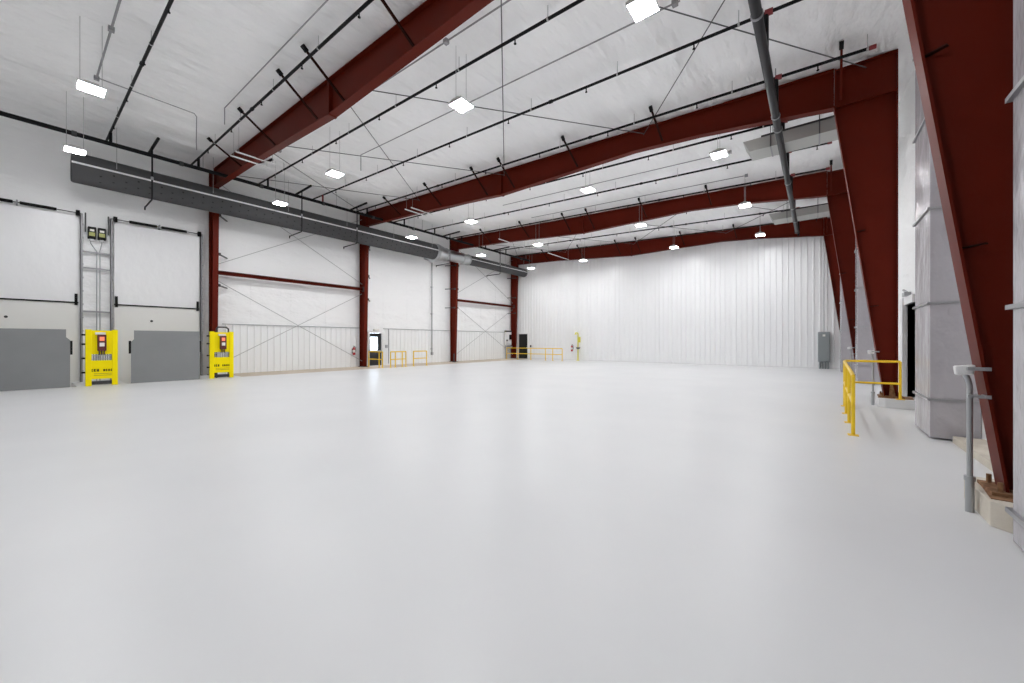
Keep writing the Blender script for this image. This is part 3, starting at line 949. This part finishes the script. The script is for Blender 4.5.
for k, (y0, y1, lab, clab) in enumerate((
        (1.31, 2.11, 'yellow dock barrier unit left, between the two grey leveler plates', 'maroon signal box on the left yellow dock barrier'),
        (4.84, 5.68, 'yellow dock barrier unit at the foot of the nearest left-wall column', 'maroon signal box on the right yellow dock barrier'))):
    t = thing('dock_barrier', (XL_, (y0 + y1) / 2, 0), lab, 'barrier', 'yellow dock barriers')
    for a, b in ((y0, y0 + 0.15), (y1 - 0.15, y1)):
        MB().box(XL_ - 0.10, XL_ + 0.04, a, b, 0, 2.0).build('post', M['yellow'], t, bevel=0.01)
    MB().box(XL_ - 0.04, XL_ + 0.02, y0 + 0.15, y1 - 0.15, 1.12, 1.97).build('upper_plate', M['yellow'], t)
    p = MB().box(XL_ - 0.04, XL_ + 0.03, y0 + 0.15, y1 - 0.15, 0.24, 0.90).build('lower_plate', M['yellow'], t)
    q = MB()
    lettering(q, XL_ + 0.03, y0 + 0.13, y0 + 0.34, 0.50, 0.095, 3 + k)
    lettering(q, XL_ + 0.03, y0 + 0.43, y1 - 0.13, 0.505, 0.08, 9 + k)
    q.build('lettering', M['rubber'], p)
    q = MB()
    for zz in (0.42, 0.36):
        q.box(XL_ + 0.03, XL_ + 0.032, y0 + 0.2, y1 - 0.16, zz, zz + 0.012)
    q.build('fine_print', M['dark'], p)
    for zz in (0.94, 1.06):
        MB().box(XL_ - 0.03, XL_ + 0.0, y0 + 0.15, y1 - 0.15, zz, zz + 0.02).build('mesh_bar', M['galv'], t)
    q = MB()
    for z in range(8):
        yy = y0 + 0.2 + z * (y1 - y0 - 0.4) / 7
        q.box(XL_ - 0.03, XL_ - 0.01, yy - 0.018, yy + 0.018, 0.90, 1.12)
    q.build('roller_gap', M['galv_mid'], t)
    MB().box(XL_ - 0.06, XL_ + 0.0, y0 + 0.15, y1 - 0.15, 0.04, 0.16).build('foot_bar', M['dark'], t)
    for zz in (0.45, 0.95, 1.45, 1.78):
        MB().box(XL_ - 0.08, XL_ - 0.02, y0 - 0.09, y0, zz, zz + 0.06).build('side_hinge', M['rubber'], t)
    yc = y0 + (0.28 if k == 0 else 0.33)
    c = thing('signal_box', (XL_ + 0.05, yc + 0.1, 1.3), clab, 'signal box', 'signal boxes on the yellow barriers')
    MB().box(XL_ + 0.04, XL_ + 0.16, yc, yc + 0.22, 1.24, 1.82).build('case', M['maroon'], c, bevel=0.012)
    MB().box(XL_ + 0.16, XL_ + 0.168, yc + 0.05, yc + 0.17, 1.60, 1.74).build('red_light', M['red_lens'], c)
    MB().box(XL_ + 0.16, XL_ + 0.168, yc + 0.05, yc + 0.17, 1.40, 1.53).build('label_plate', M['white_lens'], c)
    MB().box(XL_ + 0.04, XL_ + 0.12, yc - 0.05, yc + 0.2, 1.82, 1.90).build('top_plate', M['white_lens'], c)
    cg = MB()
    for q in range(3):
        cg.tube([(XL_ + 0.08, yc + 0.05 + q * 0.06, 1.25), (XL_ + 0.08, yc + 0.05 + q * 0.06, 1.1)], 0.018, 8)
    cg.build('cable_gland', M['dark'], c)
b = MB()
b.tube([(XL_ - 0.3, 5.15, 0.0), (XL_ - 0.3, 5.15, 2.12), (XL_ - 0.3, 5.2, 2.2), (XL_ - 0.3, 5.5, 2.2), (XL_ - 0.3, 5.58, 2.12), (XL_ - 0.3, 5.58, 0.0)], 0.035, 8)
tag(b.build('bollard_hoop', M['dark']), 'dark bent pipe just behind the top of the right yellow barrier', 'pipe')

# ------------------------------------------------------------------ small wall things
def extinguisher(loc, lab, face='x'):
    x, y, z = loc
    t = thing('fire_extinguisher', loc, lab, 'fire extinguisher', 'fire extinguishers')
    MB().tube([(x, y, z), (x, y, z + 0.03), (x, y, z + 0.40), (x, y, z + 0.46), (x, y, z + 0.49)], [0.07, 0.085, 0.085, 0.06, 0.03], 16).build('cylinder', M['ext_red'], t)
    MB().tube([(x, y, z + 0.16), (x, y, z + 0.32)], 0.087, 16).build('label_band', M['white_lens'], t)
    v = MB()
    v.tube([(x, y, z + 0.48), (x, y, z + 0.55)], 0.025, 8)
    v.bar((x, y, z + 0.56), (x + 0.1, y - 0.06, z + 0.58), 0.02, 0.02)
    v.bar((x, y, z + 0.53), (x + 0.1, y - 0.06, z + 0.52), 0.02, 0.015)
    v.build('valve_handle', M['rubber'], t)
    MB().tube([(x + 0.03, y, z + 0.53), (x + 0.12, y + 0.05, z + 0.48), (x + 0.11, y + 0.06, z + 0.2)], 0.014, 6).build('hose', M['rubber'], t)
    if face == 'x':
        MB().box(XW + 0.01, x - 0.06, y - 0.04, y + 0.04, z + 0.1, z + 0.4).build('wall_bracket', M['dark'], t)
    else:
        MB().box(x - 0.04, x + 0.04, y + 0.06, YB - 0.01, z + 0.1, z + 0.4).build('wall_bracket', M['dark'], t)


extinguisher((-22.3, 12.55, 0.74), 'red fire extinguisher on the wainscot just left of the exit-door column')
extinguisher((-16.05, YB - 0.16, 0.75), 'red fire extinguisher on the back wall beside the yellow safety shower', 'y')

t = thing('safety_shower', (-15.4, YB - 0.3, 0), 'yellow emergency shower and eyewash post against the white back wall', 'safety shower')
MB().tube([(-15.4, YB - 0.3, 0), (-15.4, YB - 0.3, 2.2), (-15.4, YB - 0.36, 2.28), (-15.4, YB - 0.7, 2.28)], 0.05, 10).build('standpipe', M['lime'], t)
MB().tube([(-15.4, YB - 0.7, 2.28), (-15.4, YB - 0.7, 2.2), (-15.4, YB - 0.7, 2.14)], [0.03, 0.06, 0.13], 14).build('shower_head', M['lime'], t)
MB().tube([(-15.25, YB - 0.55, 0.95), (-15.25, YB - 0.55, 1.0), (-15.25, YB - 0.55, 1.1)], [0.06, 0.15, 0.18], 16).build('eyewash_bowl', M['dark'], t)
MB().bar((-15.4, YB - 0.3, 0.98), (-15.25, YB - 0.5, 0.98), 0.05, 0.05).build('bowl_arm', M['lime'], t)
MB().box(-15.55, -15.3, YB - 0.06, YB - 0.04, 1.5, 1.95).build('sign_plate', M['lime'], t)
MB().tube([(-15.4, YB - 0.3, 0), (-15.4, YB - 0.3, 0.03)], 0.13, 14).build('floor_flange', M['lime'], t)

t = thing('electrical_cabinet', (0.25, YB - 0.2, 0.3), 'tall grey electrical cabinet on the right end of the back wall', 'cabinet')
MB().box(0.12, 0.66, YB - 0.32, YB - 0.05, 0.40, 2.12).build('body', M['cab'], t, bevel=0.015)
MB().box(0.15, 0.62, YB - 0.345, YB - 0.32, 0.46, 2.06).build('door', M['cab'], t, bevel=0.008)
MB().box(0.33, 0.45, YB - 0.352, YB - 0.345, 1.86, 1.98).build('badge', M['white_lens'], t)
for x in (0.2, 0.33, 0.46, 0.58):
    MB().tube([(x, YB - 0.18, 0.0), (x, YB - 0.18, 0.42)], 0.045, 10).build('conduit_stub', M['cab'], t)
MB().tube([(0.39, YB - 0.12, 2.12), (0.39, YB - 0.12, 7.6)], 0.02, 8).build('feed_conduit', M['galv'], t)

t = thing('wall_station', (-22.2, 27.7, 0), 'white framed station on legs left of the far corner column', 'cabinet')
MB().box(-22.35, -22.2, 27.25, 28.05, 1.25, 2.45).build('board', M['white_paint'], t)
MB().box(-22.36, -22.17, 27.22, 28.08, 2.45, 2.58).build('top_hood', M['dark'], t)
MB().box(-22.2, -22.12, 27.72, 27.95, 1.75, 2.2).build('handset', M['rubber'], t)
MB().box(-22.2, -22.15, 27.3, 27.45, 1.6, 1.75).build('side_box', M['dark'], t)
MB().box(-22.36, -22.1, 27.25, 28.05, 0.98, 1.18).build('tray', M['galv_mid'], t)
for yy in (27.3, 28.0):
    MB().tube([(-22.28, yy, 0), (-22.28, yy, 1.25)], 0.035, 8).build('leg', M['galv'], t)

t = thing('wall_conduit', (-22.35, 18.75, 0.6), 'tall thin grey conduit dropping down the left wall past the exit door', 'conduit')
MB().tube([(-22.38, 18.75, 7.6), (-22.38, 18.75, 0.75)], 0.035, 8).build('tube', M['galv_mid'], t)
for z in (1.0, 3.6, 5.6):
    MB().box(XW, XW + 0.16, 18.68, 18.82, z, z + 0.05).build('strap', M['galv'], t)
MB().box(-22.44, -22.3, 18.68, 18.82, 0.58, 0.78).build('outlet_box', M['galv'], t)
t = thing('wall_conduit', (-22.4, 15.05, 0), 'short thin grey conduit on the wainscot right beside the windowed exit door', 'conduit')
MB().tube([(-22.38, 15.05, 0.1), (-22.38, 15.05, 2.4)], 0.025, 8).build('tube', M['galv_mid'], t)
MB().box(-22.44, -22.34, 14.82, 14.96, 1.15, 1.35).build('switch_box', M['galv'], t)

t = thing('floor_bollard', (-21.3, 20.4, 0), 'small dark bollard at the foot of the third left-wall column', 'bollard')
MB().tube([(-21.55, 20.2, 0), (-21.55, 20.2, 0.62), (-21.55, 20.2, 0.66)], [0.05, 0.05, 0.03], 10).build('post', M['dark'], t)
MB().box(-21.65, -21.45, 20.1, 20.3, 0, 0.02).build('foot_plate', M['dark'], t)

for o in bpy.data.objects:
    if '_org' in o: del o['_org']
